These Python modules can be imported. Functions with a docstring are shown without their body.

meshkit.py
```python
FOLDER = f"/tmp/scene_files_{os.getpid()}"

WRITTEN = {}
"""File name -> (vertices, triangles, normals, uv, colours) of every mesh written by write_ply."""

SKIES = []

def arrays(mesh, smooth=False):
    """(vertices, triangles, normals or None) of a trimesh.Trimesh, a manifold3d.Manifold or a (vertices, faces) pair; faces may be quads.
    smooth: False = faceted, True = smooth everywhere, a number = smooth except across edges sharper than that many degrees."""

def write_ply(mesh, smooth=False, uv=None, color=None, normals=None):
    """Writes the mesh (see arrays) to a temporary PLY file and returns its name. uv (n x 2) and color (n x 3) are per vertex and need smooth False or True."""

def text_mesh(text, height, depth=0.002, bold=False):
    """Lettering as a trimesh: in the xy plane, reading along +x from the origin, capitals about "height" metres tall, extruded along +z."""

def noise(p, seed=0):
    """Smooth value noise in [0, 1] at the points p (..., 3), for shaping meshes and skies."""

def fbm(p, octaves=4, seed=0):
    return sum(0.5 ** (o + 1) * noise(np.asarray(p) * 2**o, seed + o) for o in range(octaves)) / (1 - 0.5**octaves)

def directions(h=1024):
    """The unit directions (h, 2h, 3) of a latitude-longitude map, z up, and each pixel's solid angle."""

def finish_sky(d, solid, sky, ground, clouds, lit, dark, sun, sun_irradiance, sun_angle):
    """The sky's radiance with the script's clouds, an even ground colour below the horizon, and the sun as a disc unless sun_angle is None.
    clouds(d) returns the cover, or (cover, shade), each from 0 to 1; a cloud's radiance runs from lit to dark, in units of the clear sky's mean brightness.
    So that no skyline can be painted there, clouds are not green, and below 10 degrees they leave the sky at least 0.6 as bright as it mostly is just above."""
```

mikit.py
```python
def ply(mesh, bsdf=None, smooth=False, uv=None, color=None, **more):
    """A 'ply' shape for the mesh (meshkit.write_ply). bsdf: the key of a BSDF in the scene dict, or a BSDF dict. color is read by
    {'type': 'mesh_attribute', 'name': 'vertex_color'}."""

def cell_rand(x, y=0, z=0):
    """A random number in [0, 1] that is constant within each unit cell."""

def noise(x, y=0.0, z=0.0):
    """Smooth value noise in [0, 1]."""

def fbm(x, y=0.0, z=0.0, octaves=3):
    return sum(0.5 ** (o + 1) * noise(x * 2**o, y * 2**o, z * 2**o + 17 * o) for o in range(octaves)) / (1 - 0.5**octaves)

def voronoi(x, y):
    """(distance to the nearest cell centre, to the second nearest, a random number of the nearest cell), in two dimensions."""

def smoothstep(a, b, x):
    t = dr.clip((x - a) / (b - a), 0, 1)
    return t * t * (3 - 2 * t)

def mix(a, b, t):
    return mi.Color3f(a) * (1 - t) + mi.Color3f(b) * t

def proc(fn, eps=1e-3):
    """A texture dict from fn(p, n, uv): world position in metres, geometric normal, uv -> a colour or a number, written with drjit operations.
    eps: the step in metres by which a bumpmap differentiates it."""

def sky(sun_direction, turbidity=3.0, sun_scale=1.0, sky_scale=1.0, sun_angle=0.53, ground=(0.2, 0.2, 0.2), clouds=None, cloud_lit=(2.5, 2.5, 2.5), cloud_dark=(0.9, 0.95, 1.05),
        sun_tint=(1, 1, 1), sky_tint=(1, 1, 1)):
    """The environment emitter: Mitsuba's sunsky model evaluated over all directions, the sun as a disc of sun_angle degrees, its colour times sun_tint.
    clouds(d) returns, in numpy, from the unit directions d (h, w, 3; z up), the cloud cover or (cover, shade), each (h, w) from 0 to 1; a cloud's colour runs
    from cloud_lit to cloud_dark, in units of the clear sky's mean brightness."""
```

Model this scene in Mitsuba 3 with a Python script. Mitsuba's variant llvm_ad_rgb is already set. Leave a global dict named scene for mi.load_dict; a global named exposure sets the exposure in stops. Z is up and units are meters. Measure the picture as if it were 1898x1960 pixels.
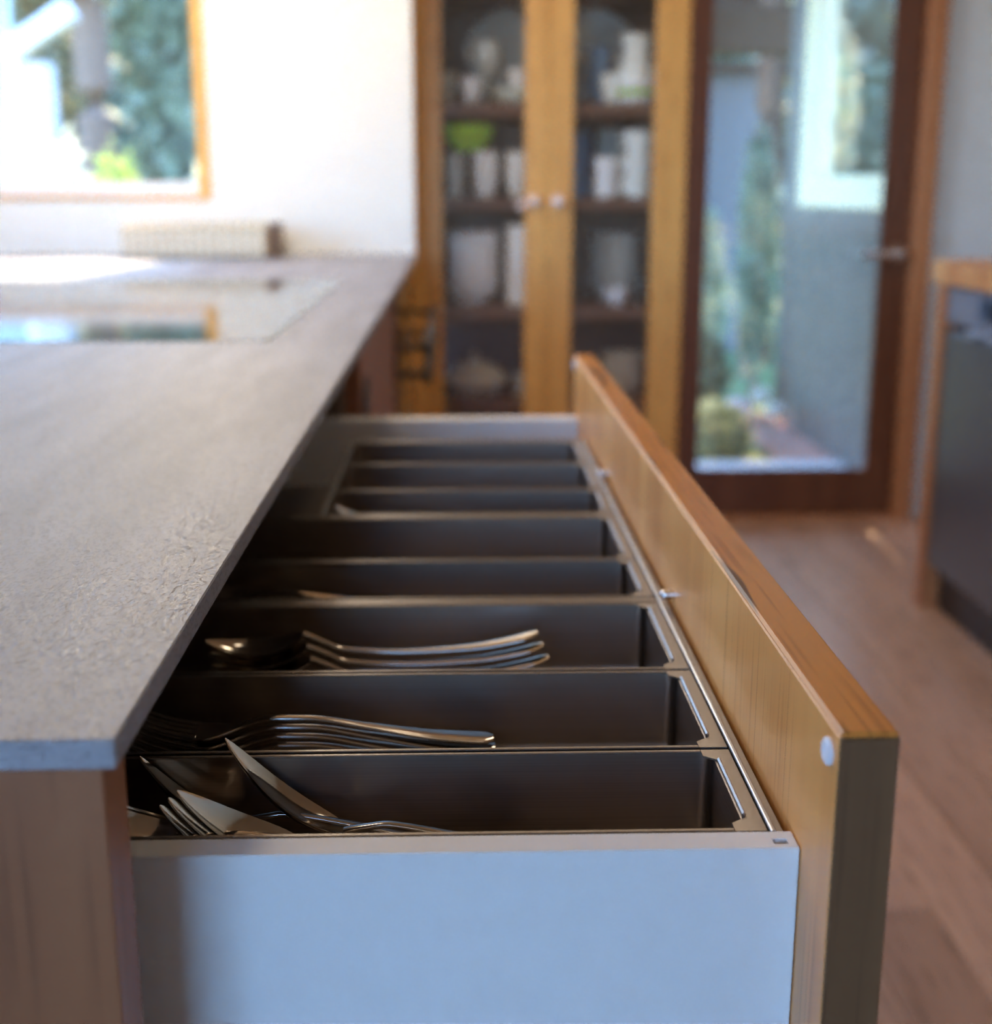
import math, random
import numpy as np
import trimesh
import drjit as dr
import mitsuba as mi
import manifold3d as m3
from shapely.geometry import Polygon
import mikit, meshkit
from mikit import noise, fbm, smoothstep, mix, proc, cell_rand

random.seed(7)
rng = np.random.default_rng(7)
T = mi.ScalarTransform4f
scene, labels = {}, {}

# ------------------------------------------------------------------ camera, sky, exposure
EYE = 1.08
PITCH, YAW = 0.243, 0.0285
FWD = [math.sin(YAW) * math.cos(PITCH), math.cos(YAW) * math.cos(PITCH), -math.sin(PITCH)]
scene['camera'] = {
    'type': 'thinlens', 'fov': math.degrees(2 * math.atan(0.949 / 2.5)), 'fov_axis': 'x',
    'aperture_radius': 0.0042, 'focus_distance': 0.645, 'near_clip': 0.01, 'far_clip': 500.0,
    'to_world': T().look_at(origin=[0, 0, EYE], target=[FWD[0], FWD[1], EYE + FWD[2]], up=[0, 0, 1]),
}
exposure = 5.2
K = 2.0 ** -exposure          # one unit of picture brightness, for the lamps
SUN = [0.06, 0.74, 0.62]
scene['sky'] = mikit.sky(SUN, turbidity=3.0, sun_scale=0.33, sky_scale=1.55, ground=(0.25, 0.25, 0.2), sky_tint=(0.80, 1.0, 1.27), sun_tint=(1.0, 0.93, 0.8))


# ------------------------------------------------------------------ helpers
def add(key, mesh, bsdf, label=None, cat=None, group=None, kind=None, smooth=False):
    base, n = key, 0
    while key in scene:
        n += 1
        key = f'{base}_{n:03d}'
    scene[key] = mikit.ply(mesh, bsdf, smooth=smooth)
    tag(key, label, cat, group, kind)
    return key


def tag(key, label=None, cat=None, group=None, kind=None):
    d = {k: v for k, v in (('label', label), ('category', cat), ('group', group), ('kind', kind)) if v}
    if d:
        labels.setdefault(key, {}).update(d)
    return key


used = set()


def thing(name, label, cat, group=None, kind=None):
    key, n = name, 0
    while key in used or key in scene:
        n += 1
        key = f'{name}_{n:03d}'
    used.add(key)
    return tag(key, label, cat, group, kind)


def man(mesh):
    v = np.asarray(mesh.vertices, np.float32)
    return m3.Manifold(m3.Mesh(v, np.asarray(mesh.faces, np.uint32)))


def tri(m):
    d = m.to_mesh()
    return trimesh.Trimesh(np.array(d.vert_properties[:, :3]), np.array(d.tri_verts), process=False)


def box(x0, x1, y0, y1, z0, z1, c=0.0):
    """Box, its edges chamfered by c."""
    x0, x1 = min(x0, x1), max(x0, x1)
    y0, y1 = min(y0, y1), max(y0, y1)
    z0, z1 = min(z0, z1), max(z0, z1)
    if c <= 0:
        b = trimesh.creation.box(extents=[x1 - x0, y1 - y0, z1 - z0])
        b.apply_translation([(x0 + x1) / 2, (y0 + y1) / 2, (z0 + z1) / 2])
        return b
    p = []
    for a, sa in ((x0, 1), (x1, -1)):
        for b, sb in ((y0, 1), (y1, -1)):
            for d, sd in ((z0, 1), (z1, -1)):
                p += [[a, b + sb * c, d + sd * c], [a + sa * c, b, d + sd * c], [a + sa * c, b + sb * c, d]]
    return trimesh.convex.convex_hull(np.array(p))


def join(*ms):
    return trimesh.util.concatenate([m for m in ms])


def sub(a, *bs):
    r = man(a)
    for b in bs:
        r = r - man(b)
    return tri(r)


def lathe(profile, x=0, y=0, z=0, n=40, cap=False):
    m = trimesh.creation.revolve(np.array(profile, float), sections=n)
    m.apply_translation([x, y, z])
    return m


def cyl(p0, p1, r, n=24):
    return trimesh.creation.cylinder(radius=r, segment=[p0, p1], sections=n)


def sphere(x, y, z, r, sub_=3):
    s = trimesh.creation.icosphere(subdivisions=sub_, radius=r)
    s.apply_translation([x, y, z])
    return s


def prism(pts, z0, z1):
    m = trimesh.creation.extrude_polygon(Polygon(pts), z1 - z0, engine='earcut')
    m.apply_translation([0, 0, z0])
    return m


def prism_y(pts_xz, y0, y1):
    """Polygon in x,z extruded along y."""
    m = trimesh.creation.extrude_polygon(Polygon(pts_xz), y1 - y0, engine='earcut')
    v = np.array(m.vertices)
    return trimesh.Trimesh(np.c_[v[:, 0], y1 - v[:, 2], v[:, 1]], np.array(m.faces), process=False)


def tube(pts, r, n=12):
    pts = np.asarray(pts, float)
    r = np.broadcast_to(np.asarray(r, float), (len(pts),))
    return sweep(pts, r, r, n)


def sweep(pts, w, t, n=14, up=(0, 0, 1), power=2.0):
    """Strip with a superelliptic section, half width w and half thickness t along pts."""
    pts = np.asarray(pts, float)
    w, t = np.broadcast_to(w, (len(pts),)), np.broadcast_to(t, (len(pts),))
    d = np.gradient(pts, axis=0)
    d /= np.linalg.norm(d, axis=1, keepdims=True)
    side = np.cross(d, np.broadcast_to(up, d.shape))
    side /= np.linalg.norm(side, axis=1, keepdims=True)
    nrm = np.cross(side, d)
    a = np.arange(n) * 2 * np.pi / n
    ca, sa = np.cos(a), np.sin(a)
    ca, sa = np.sign(ca) * np.abs(ca) ** (2 / power), np.sign(sa) * np.abs(sa) ** (2 / power)
    v = pts[:, None] + (w[:, None] * ca)[..., None] * side[:, None] + (t[:, None] * sa)[..., None] * nrm[:, None]
    m = len(pts)
    f = []
    for i in range(m - 1):
        for j in range(n):
            k = (j + 1) % n
            f += [[i * n + j, i * n + k, (i + 1) * n + k], [i * n + j, (i + 1) * n + k, (i + 1) * n + j]]
    v = np.vstack([v.reshape(-1, 3), pts[:1], pts[-1:]])
    for j in range(n):
        k = (j + 1) % n
        f += [[m * n, k, j], [m * n + 1, (m - 1) * n + j, (m - 1) * n + k]]
    return trimesh.Trimesh(v, np.array(f), process=False)


def smooth_path(ctrl, n=40):
    from scipy.interpolate import PchipInterpolator
    c = np.asarray(ctrl, float)
    s = np.r_[0, np.cumsum(np.linalg.norm(np.diff(c, axis=0), axis=1))]
    return PchipInterpolator(s, c)(np.linspace(0, s[-1], n))


# ------------------------------------------------------------------ materials
def mat(key, color, rough=0.5, **kw):
    if callable(color):
        color = proc(color)
    elif not isinstance(color, dict):
        color = {'type': 'rgb', 'value': list(color)}
    scene[key] = {'type': 'twosided', 'bsdf': {'type': 'principled', 'base_color': color, 'roughness': rough, **kw}}
    return key


def wood_fn(light, mid, dark, ax, ring=26.0, fib=420.0, streak=0.0, seed=0.0, band=0.5):
    o = [i for i in range(3) if i != ax]

    def fn(p, n, uv):
        q = [p.x, p.y, p.z]
        a, b, c = q[ax], q[o[0]], q[o[1]]
        w = fbm(b * 7 + seed, c * 7, a * 1.1, 2)
        g = fbm(b * ring + w * 1.5 + seed, c * ring + w, a * 0.9, 3)
        f = noise(b * fib, c * fib, a * 12.0 + seed)
        col = mix(light, mid, smoothstep(0.3, 0.7, g) * band + (1 - band) * w)
        col = mix(col, dark, 0.42 * smoothstep(0.52, 0.95, f) + 0.18 * smoothstep(0.55, 0.8, g))
        if streak > 0:
            s = fbm(b * 240.0 + seed + w * 2, c * 240.0, a * 9.0, 3)
            gate = smoothstep(0.50, 0.68, noise(b * 75 + 3.1, c * 75, a * 5.0 + 1.7))
            col = mix(col, [0.06, 0.022, 0.008], streak * gate * smoothstep(0.52, 0.66, s))
        return col
    return fn


def gloss_wood(key, fn, rough=0.38):
    return mat(key, fn, rough, specular=0.5)


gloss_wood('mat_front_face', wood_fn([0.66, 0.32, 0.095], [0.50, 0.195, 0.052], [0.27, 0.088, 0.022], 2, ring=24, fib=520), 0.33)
gloss_wood('mat_front_edge', wood_fn([0.56, 0.23, 0.045], [0.45, 0.155, 0.03], [0.25, 0.07, 0.016], 1, ring=45, fib=480, streak=0.85, seed=4.3), 0.3)
gloss_wood('mat_front_end', wood_fn([0.145, 0.070, 0.026], [0.10, 0.045, 0.016], [0.07, 0.03, 0.011], 2, ring=60, fib=700, seed=9.1), 0.5)
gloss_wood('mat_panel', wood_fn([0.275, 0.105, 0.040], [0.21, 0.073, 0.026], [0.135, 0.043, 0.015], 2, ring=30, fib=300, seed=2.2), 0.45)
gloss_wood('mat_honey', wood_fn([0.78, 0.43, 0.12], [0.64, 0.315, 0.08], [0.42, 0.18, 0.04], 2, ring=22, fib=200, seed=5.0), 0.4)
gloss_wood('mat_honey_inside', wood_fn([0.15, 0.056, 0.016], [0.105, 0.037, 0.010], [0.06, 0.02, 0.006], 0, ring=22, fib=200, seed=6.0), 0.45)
gloss_wood('mat_door', wood_fn([0.15, 0.050, 0.018], [0.105, 0.032, 0.011], [0.06, 0.017, 0.006], 2, ring=28, fib=240, seed=7.0), 0.38)
gloss_wood('mat_trim', wood_fn([0.46, 0.19, 0.07], [0.36, 0.13, 0.045], [0.22, 0.07, 0.02], 2, ring=28, fib=240, seed=8.0), 0.38)
gloss_wood('mat_window_wood', wood_fn([0.78, 0.42, 0.07], [0.66, 0.32, 0.045], [0.48, 0.20, 0.025], 2, ring=28, fib=240, seed=3.0), 0.35)
for i, (l, m_, d) in enumerate([([0.36, 0.235, 0.175], [0.29, 0.18, 0.13], [0.19, 0.10, 0.065]), ([0.32, 0.205, 0.15], [0.26, 0.155, 0.11], [0.16, 0.085, 0.05]),
                                ([0.39, 0.255, 0.19], [0.31, 0.19, 0.14], [0.20, 0.105, 0.07]), ([0.34, 0.22, 0.16], [0.27, 0.165, 0.12], [0.17, 0.09, 0.055])]):
    mat(f'mat_floor_{i}', wood_fn([q * 1.4 for q in l], [q * 1.4 for q in m_], d, 1, ring=18, fib=150, seed=1.7 * i), 0.34, specular=0.6, clearcoat=0.9, clearcoat_gloss=0.82)
for i, (l, m_, d) in enumerate([([0.60, 0.33, 0.13], [0.52, 0.26, 0.09], [0.38, 0.16, 0.05]), ([0.48, 0.21, 0.075], [0.40, 0.16, 0.05], [0.28, 0.10, 0.03]), ([0.55, 0.27, 0.10], [0.46, 0.21, 0.07], [0.33, 0.13, 0.04])]):
    gloss_wood(f'mat_stave_{i}', wood_fn(l, m_, d, 1, ring=30, fib=240, seed=2.9 * i), 0.4)


def bench_col(p, n, uv):
    s = fbm(p.x * 30, p.y * 4.5, p.z * 20, 3)
    g = noise(p.x * 900, p.y * 420, p.z * 700)
    c = mix([0.214, 0.209, 0.232], [0.272, 0.267, 0.294], smoothstep(0.3, 0.7, s))
    return mix(c, [0.13, 0.125, 0.128], 0.55 * smoothstep(0.45, 0.9, g))


def bench_bump(p, n, uv):
    return 0.7 * fbm(p.x * 520, p.y * 300, p.z * 500, 2) + 0.3 * noise(p.x * 1100, p.y * 900, p.z * 900)


scene['mat_bench'] = {'type': 'twosided', 'bsdf': {'type': 'bumpmap', 'arbitrary': proc(bench_bump, eps=3e-4), 'scale': 0.0009,
                      'bsdf': {'type': 'principled', 'base_color': proc(bench_col), 'roughness': 0.42, 'specular': 0.55}}}
mat('mat_wall', (0.80, 0.76, 0.68), 0.85)
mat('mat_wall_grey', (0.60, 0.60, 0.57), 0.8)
gloss_wood('mat_ceiling', wood_fn([0.42, 0.27, 0.15], [0.36, 0.22, 0.115], [0.25, 0.14, 0.07], 1, ring=18, fib=120, seed=3.3), 0.6)
mat('mat_drawer_metal', (0.66, 0.66, 0.655), 0.5, specular=0.3)
mat('mat_drawer_slot', (0.20, 0.19, 0.18), 0.6)
mat('mat_dark_inside', (0.10, 0.06, 0.035), 0.7)
mat('mat_black', (0.012, 0.012, 0.013), 0.35)
mat('mat_black_gloss', (0.006, 0.006, 0.007), 0.06, specular=0.6)
mat('mat_dish_metal', (0.12, 0.125, 0.14), 0.32, metallic=0.55)
mat('mat_dish_strip', (0.22, 0.24, 0.30), 0.35, metallic=0.4)
mat('mat_bumper', (0.62, 0.62, 0.66), 0.3)
mat('mat_white_china', (0.88, 0.89, 0.90), 0.15, specular=0.5)
mat('mat_grey_china', (0.50, 0.50, 0.46), 0.25)
mat('mat_beige_china', (0.62, 0.56, 0.44), 0.25)
mat('mat_pale_china', (0.80, 0.82, 0.76), 0.2)
mat('mat_lime', (0.38, 0.62, 0.06), 0.2)
mat('mat_blue_china', (0.16, 0.26, 0.40), 0.2)
mat('mat_smoke', (0.16, 0.16, 0.15), 0.15)


def brushed(p, n, uv):
    g = noise(p.x * 5, p.y * 5, p.z * 1400)
    h = noise(p.x * 3, p.y * 900, p.z * 900)
    return mix([0.37, 0.325, 0.285], [0.29, 0.25, 0.22], 0.6 * g + 0.4 * h)


mat('mat_steel', brushed, 0.33, metallic=1.0)
mat('mat_steel_flange', (0.34, 0.31, 0.285), 0.4, metallic=1.0)
mat('mat_steel_bright', (0.50, 0.51, 0.55), 0.3, metallic=1.0)
mat('mat_cutlery', (0.52, 0.475, 0.42), 0.11, metallic=1.0)
mat('mat_chrome', (0.85, 0.85, 0.87), 0.12, metallic=1.0)
mat('mat_painted_glint', (0.88, 0.78, 0.78), 0.2, specular=0.8)  # pale pink all over, in place of bright glints on metal
scene['mat_pane'] = {'type': 'thindielectric', 'int_ior': 1.5}
scene['mat_tumbler'] = {'type': 'thindielectric', 'int_ior': 1.6, 'specular_transmittance': {'type': 'rgb', 'value': [0.72, 0.74, 0.72]}}


def leaf_mat(key, c, t):
    def fn(p, n, uv):
        return mix([x * 0.7 for x in c], [x * 1.25 for x in c], noise(p.x * 9, p.y * 9, p.z * 9))
    scene[key] = {'type': 'principledthin', 'base_color': proc(fn), 'roughness': 0.5, 'diff_trans': t}
    return key


leaf_mat('mat_leaf_dark', (0.24, 0.27, 0.17), 0.7)
leaf_mat('mat_leaf_mid', (0.36, 0.40, 0.25), 0.8)
leaf_mat('mat_leaf_blue', (0.42, 0.50, 0.38), 0.8)
leaf_mat('mat_leaf_painted_sun', (0.82, 0.85, 0.66), 1.1)  # very pale leaf colour with sun glare painted in
leaf_mat('mat_leaf_bright', (0.50, 0.62, 0.18), 0.9)
mat('mat_bark', (0.26, 0.16, 0.11), 0.9)
mat('mat_white_paint', (0.80, 0.82, 0.82), 0.6)
mat('mat_cream_paint', (0.92, 0.84, 0.56), 0.5)
mat('mat_cladding', (0.205, 0.195, 0.17), 0.32, specular=0.9)
mat('mat_shed', (0.19, 0.19, 0.20), 0.7)
mat('mat_pergola', (0.10, 0.06, 0.035), 0.8)
mat('mat_flower', (0.85, 0.86, 0.82), 0.6)
mat('mat_lilac', (0.62, 0.62, 0.80), 0.6)


def lawn(p, n, uv):
    return mix([0.10, 0.15, 0.05], [0.16, 0.21, 0.08], fbm(p.x * 6, p.y * 6, 0, 3))


def brick(p, n, uv):
    r = dr.floor(p.y / 0.075)
    x = p.x / 0.23 + 0.5 * (r - 2 * dr.floor(r / 2))
    e = dr.minimum(dr.abs(x - dr.round(x)) * 0.23, dr.abs(p.y / 0.075 - dr.round(p.y / 0.075)) * 0.075)
    c = mix([0.62, 0.33, 0.24], [0.50, 0.26, 0.19], cell_rand(dr.floor(x), r))
    return mix([0.45, 0.40, 0.36], c, smoothstep(0.003, 0.006, e))


def wicker(p, n, uv):
    s = dr.sin(p.x * 240 + 3.14 * dr.floor(p.z * 110)) * dr.sin(p.z * 345)
    return mix([0.46, 0.36, 0.22], [0.80, 0.72, 0.58], smoothstep(-0.4, 0.5, s))  # whole weave made paler to carry the glare washing over it


mat('mat_lawn', lawn, 0.9)
mat('mat_brick', brick, 0.8)
mat('mat_wicker', wicker, 0.8)
mat('mat_pale_stone', (0.62, 0.60, 0.60), 0.6)

# ------------------------------------------------------------------ the room
XL, XR, YB, YW, YD, ZC = -1.95, 1.95, -2.4, 3.95, 4.25, 2.55

# floor: a subfloor carrying boards that run away from the camera
add('floor', box(XL - 0.1, XR + 0.1, YB - 0.1, YD + 0.1, -0.12, -0.018), 'mat_dark_inside', 'brown timber board floor of the kitchen', kind='structure')
bw, x, row = 0.128, -0.30, 0
while x < XR:
    y = YB - 0.05 - (row * 0.53) % 1.3
    while y < YD + 0.04:
        L = 1.55 + 0.35 * ((row * 37 + int(y * 10)) % 5) / 5
        y1, y0 = min(y + L, YD + 0.04), max(y, YB - 0.05)
        if y1 - y0 > 0.05:
            add('floor__plank', box(x + 0.0008, x + bw - 0.0008, y0 + 0.0006, y1 - 0.0006, -0.018, 0.0, 0.0012), f'mat_floor_{(row * 7 + int(y * 3.1)) % 4}')
        y += L
    x += bw
    row += 1

add('ceiling', box(XL - 0.15, XR + 0.15, YB - 0.15, YD + 0.5, ZC, ZC + 0.15), 'mat_ceiling', 'unseen ceiling with a timber tone put in to cut bounced light', kind='structure')  # out of view; dark timber tone put in to cut bounced light

# unseen lamps added for warmth and wall brightness: globe pendants, round ceiling lights
for x, y, z, r, L in ((-0.62, 3.15, 1.85, 0.12, 48.0), (-0.85, 2.15, 1.85, 0.12, 22.0)):
    t = thing('added_pendant', ('unseen warm globe light added over the far bench' if y > 2.5 else 'unseen warm globe light added over the hob'), 'lamp')
    add(t + '__globe', sphere(x, y, z, r, 3), 'mat_white_china', smooth=True)
    scene[t + '__globe']['emitter'] = {'type': 'area', 'radiance': {'type': 'rgb', 'value': [L * K * c for c in (1.0, 0.86, 0.66)]}}
    add(t + '__cord', cyl([x, y, z + r + 0.001], [x, y, ZC - 0.001], 0.004, 8), 'mat_black')
for i, (x, y) in enumerate(((0.30, 1.30), (0.45, 2.6), (-0.80, 1.15))):  # unseen lights put in as warm fill from above
    t = thing('added_ceiling_light', ['unseen round light added above the open drawer', 'unseen round light added above the aisle', 'unseen round light added above the near benchtop'][i], 'lamp')
    add(t + '__diffuser', trimesh.creation.cylinder(radius=0.15, height=0.01, sections=40, transform=trimesh.transformations.translation_matrix([x, y, ZC - 0.016])), 'mat_white_china')
    scene[t + '__diffuser']['emitter'] = {'type': 'area', 'radiance': {'type': 'rgb', 'value': [(4.0, 20.0, 38.0)[i] * K * c for c in (1.0, 0.80, 0.58)]}}
    ring_ = lathe([[0.151, 0], [0.165, 0], [0.165, 0.02], [0.151, 0.02], [0.151, 0]], x, y, ZC - 0.0205, 40)
    add(t + '__rim', ring_, 'mat_white_paint', smooth=40)

# far white wall with the window, its right end free above the bench, set back below it
WX0, WX1, WZ0, WZ1 = -1.78, -0.722, 1.048, 2.2
wall = join(box(XL, WX0, YW, YW + 0.13, 0.86, ZC), box(WX1, -0.128, YW, YW + 0.13, 0.86, ZC), box(WX0, WX1, YW, YW + 0.13, 0.86, WZ0), box(WX0, WX1, YW, YW + 0.13, WZ1, ZC), box(XL, -0.215, YW, YW + 0.13, 0, 0.86))
add('wall_far', wall, 'mat_wall', 'creamy white plaster wall beyond the benchtop, with the window', kind='structure')
add('wall_return', box(-0.22, -0.186, YW + 0.13, YD + 0.4, 0.0, ZC), 'mat_wall', 'short white wall end beside the glazed cabinet', kind='structure')
fr = 0.03
wf = sub(box(WX0, WX1, YW - 0.012, YW + 0.10, WZ0, WZ1, 0.003), box(WX0 + fr, WX1 - fr, YW - 0.1, YW + 0.2, WZ0 + 0.010, WZ1 - fr))
add('window_1', wf, 'mat_window_wood', 'window over the bench in the white wall, honey coloured timber frame, garden behind', kind='structure')
add('window_1__pane', box(WX0 + fr - 0.004, WX1 - fr + 0.004, YW + 0.045, YW + 0.049, WZ0 + 0.049, WZ1 - fr + 0.004), 'mat_pane')
add('window_1__sash_rail', box(WX0 + fr + 0.001, WX1 - fr - 0.001, YW + 0.02, YW + 0.08, WZ0 + 0.0105, WZ0 + 0.050, 0.003), 'mat_white_paint', 'bottom rail of the window, coloured white for the sun glare on it')  # rail coloured white to hold the blown-out sunlight

# left wall with a wide window above the bench (outside the frame; it lights the bench end)
lw0, lw1, lz0, lz1 = 1.45, 3.0, 1.0, 2.25
add('wall_left', join(box(XL - 0.13, XL, YB, lw0, 0, ZC), box(XL - 0.13, XL, lw1, YW + 0.13, 0, ZC), box(XL - 0.13, XL, lw0, lw1, 0, lz0), box(XL - 0.13, XL, lw0, lw1, lz1, ZC)), 'mat_wall', 'white wall left of the bench', kind='structure')
add('window_2', sub(box(XL - 0.11, XL + 0.01, lw0, lw1, lz0, lz1), box(XL - 0.3, XL + 0.3, lw0 + fr, lw1 - fr, lz0 + fr, lz1 - fr)), 'mat_window_wood', 'side window beside the bench', kind='structure')

# wall behind the camera with wide glazed doors
rx0, rx1, rz1 = -1.70, -0.28, 2.35
add('wall_rear', join(box(XL - 0.13, rx0, YB - 0.13, YB, 0, ZC), box(rx1, XR + 0.13, YB - 0.13, YB, 0, ZC), box(rx0, rx1, YB - 0.13, YB, rz1, ZC)), 'mat_wall', 'white wall behind the camera', kind='structure')
add('door_2', join(*[box(a, a + 0.05, YB - 0.09, YB - 0.04, 0.0, rz1) for a in (rx0, rx0 + 0.7, rx1 - 0.05)], box(rx0, rx1, YB - 0.09, YB - 0.04, 0.0, 0.05)), 'mat_door', 'glazed sliding doors behind the camera', kind='structure')
add('wall_right', box(XR, XR + 0.13, YB, YD + 0.13, 0, ZC), 'mat_wall_grey', 'grey wall behind the timber counter', kind='structure')

# wall around the glazed door, grey to the right
DX0, DX1 = 0.724, 1.4523
add('wall_door', join(box(1.515, XR + 0.13, YD + 0.01, YD + 0.14, 0, ZC), box(0.69, 1.53, YD + 0.03, YD + 0.14, 2.12, ZC), box(-0.2, 0.722, YD + 0.42, YD + 0.5, 0, ZC), box(-0.2, 0.722, YD + 0.02, YD + 0.42, 2.2, ZC)), 'mat_wall_grey', 'pale grey wall right of the glazed door', kind='structure')

# glazed timber door
gx0, gx1, gz0 = 0.7827, 1.3686, 0.155
dm = sub(box(DX0, DX1, YD, YD + 0.045, 0.012, 2.08, 0.003), box(gx0, gx1, YD - 0.1, YD + 0.2, gz0, 1.98))
add('door_1', dm, 'mat_door', 'dark red-brown timber door with a tall clear glass panel to the garden', kind='structure')
add('door_1__pane', box(gx0 - 0.006, gx1 + 0.006, YD + 0.02, YD + 0.025, gz0 - 0.006, 1.986), 'mat_pane')
add('door_1__bead', sub(box(gx0 - 0.001, gx1 + 0.001, YD + 0.004, YD + 0.019, gz0 - 0.001, 1.981), box(gx0 + 0.01, gx1 - 0.01, YD - 0.1, YD + 0.2, gz0 + 0.01, 1.97)), 'mat_door')
add('door_1__handle', join(cyl([1.412, YD + 0.0, 0.876], [1.412, YD - 0.05, 0.876], 0.009), tube(smooth_path([[1.412, YD - 0.048, 0.876], [1.38, YD - 0.054, 0.877], [1.285, YD - 0.052, 0.874]], 16), 0.0125), cyl([1.412, YD - 0.001, 0.876], [1.412, YD - 0.008, 0.876], 0.026)), 'mat_chrome', 'chrome lever handle', smooth=40)
add('trim_1', box(1.4545, 1.513, YD - 0.035, YD + 0.12, 0, 2.12, 0.003), 'mat_trim', 'lighter timber jamb on the right of the glazed door', kind='structure')
add('trim_2', box(0.69, 1.5135, YD - 0.03, YD + 0.03, 2.085, 2.12), 'mat_trim', 'timber head trim above the glazed door', kind='structure')
add('trim_3', box(0.69, 1.515, YD - 0.01, YD + 0.15, -0.01, 0.010, 0.003), 'mat_trim', 'timber threshold under the glazed door', kind='structure')

# ------------------------------------------------------------------ bench, hob, base cabinets
BZ = 0.89
XB = -0.1233
hx0, hx1, hy0, hy1 = -1.02, -0.243, 1.68, 2.83
bench = sub(box(XL + 0.002, XB, 0.4345, YW - 0.001, BZ - 0.0118, BZ, 0.0007), box(hx0, hx1, hy0, hy1, BZ - 0.006, BZ + 0.1))
add('benchtop', bench, 'mat_bench', 'long grey stone-like benchtop with a thin straight edge over the open drawer', 'benchtop')
t = thing('induction_hob', 'black glass hob set flush into the grey benchtop, mirroring the window', 'hob')
add(t + '__glass', box(hx0 + 0.001, hx1 - 0.001, hy0 + 0.001, hy1 - 0.001, BZ - 0.0055, BZ + 0.0012, 0.0004), 'mat_black_gloss')

t = thing('base_cabinet', 'timber base cabinet under the near end of the grey benchtop, holding the open drawer', 'cabinet')
XF = -0.1288
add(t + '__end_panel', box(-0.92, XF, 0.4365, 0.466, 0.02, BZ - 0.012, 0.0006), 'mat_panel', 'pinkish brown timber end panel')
add(t + '__side_panel', box(-0.92, XF - 0.022, 1.640, 1.658, 0.10, BZ - 0.012), 'mat_dark_inside')
add(t + '__back_panel', box(-0.93, -0.92, 0.44, 1.658, 0.10, BZ - 0.012), 'mat_dark_inside')
add(t + '__base_panel', box(-0.92, XF - 0.022, 0.466, 1.64, 0.10, 0.118), 'mat_dark_inside')
for z0, z1 in ((0.12, 0.36), (0.365, 0.595)):
    add(t + '__closed_drawer', box(XF - 0.022, XF, 0.47, 1.655, z0, z1, 0.001), 'mat_front_face')
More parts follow.
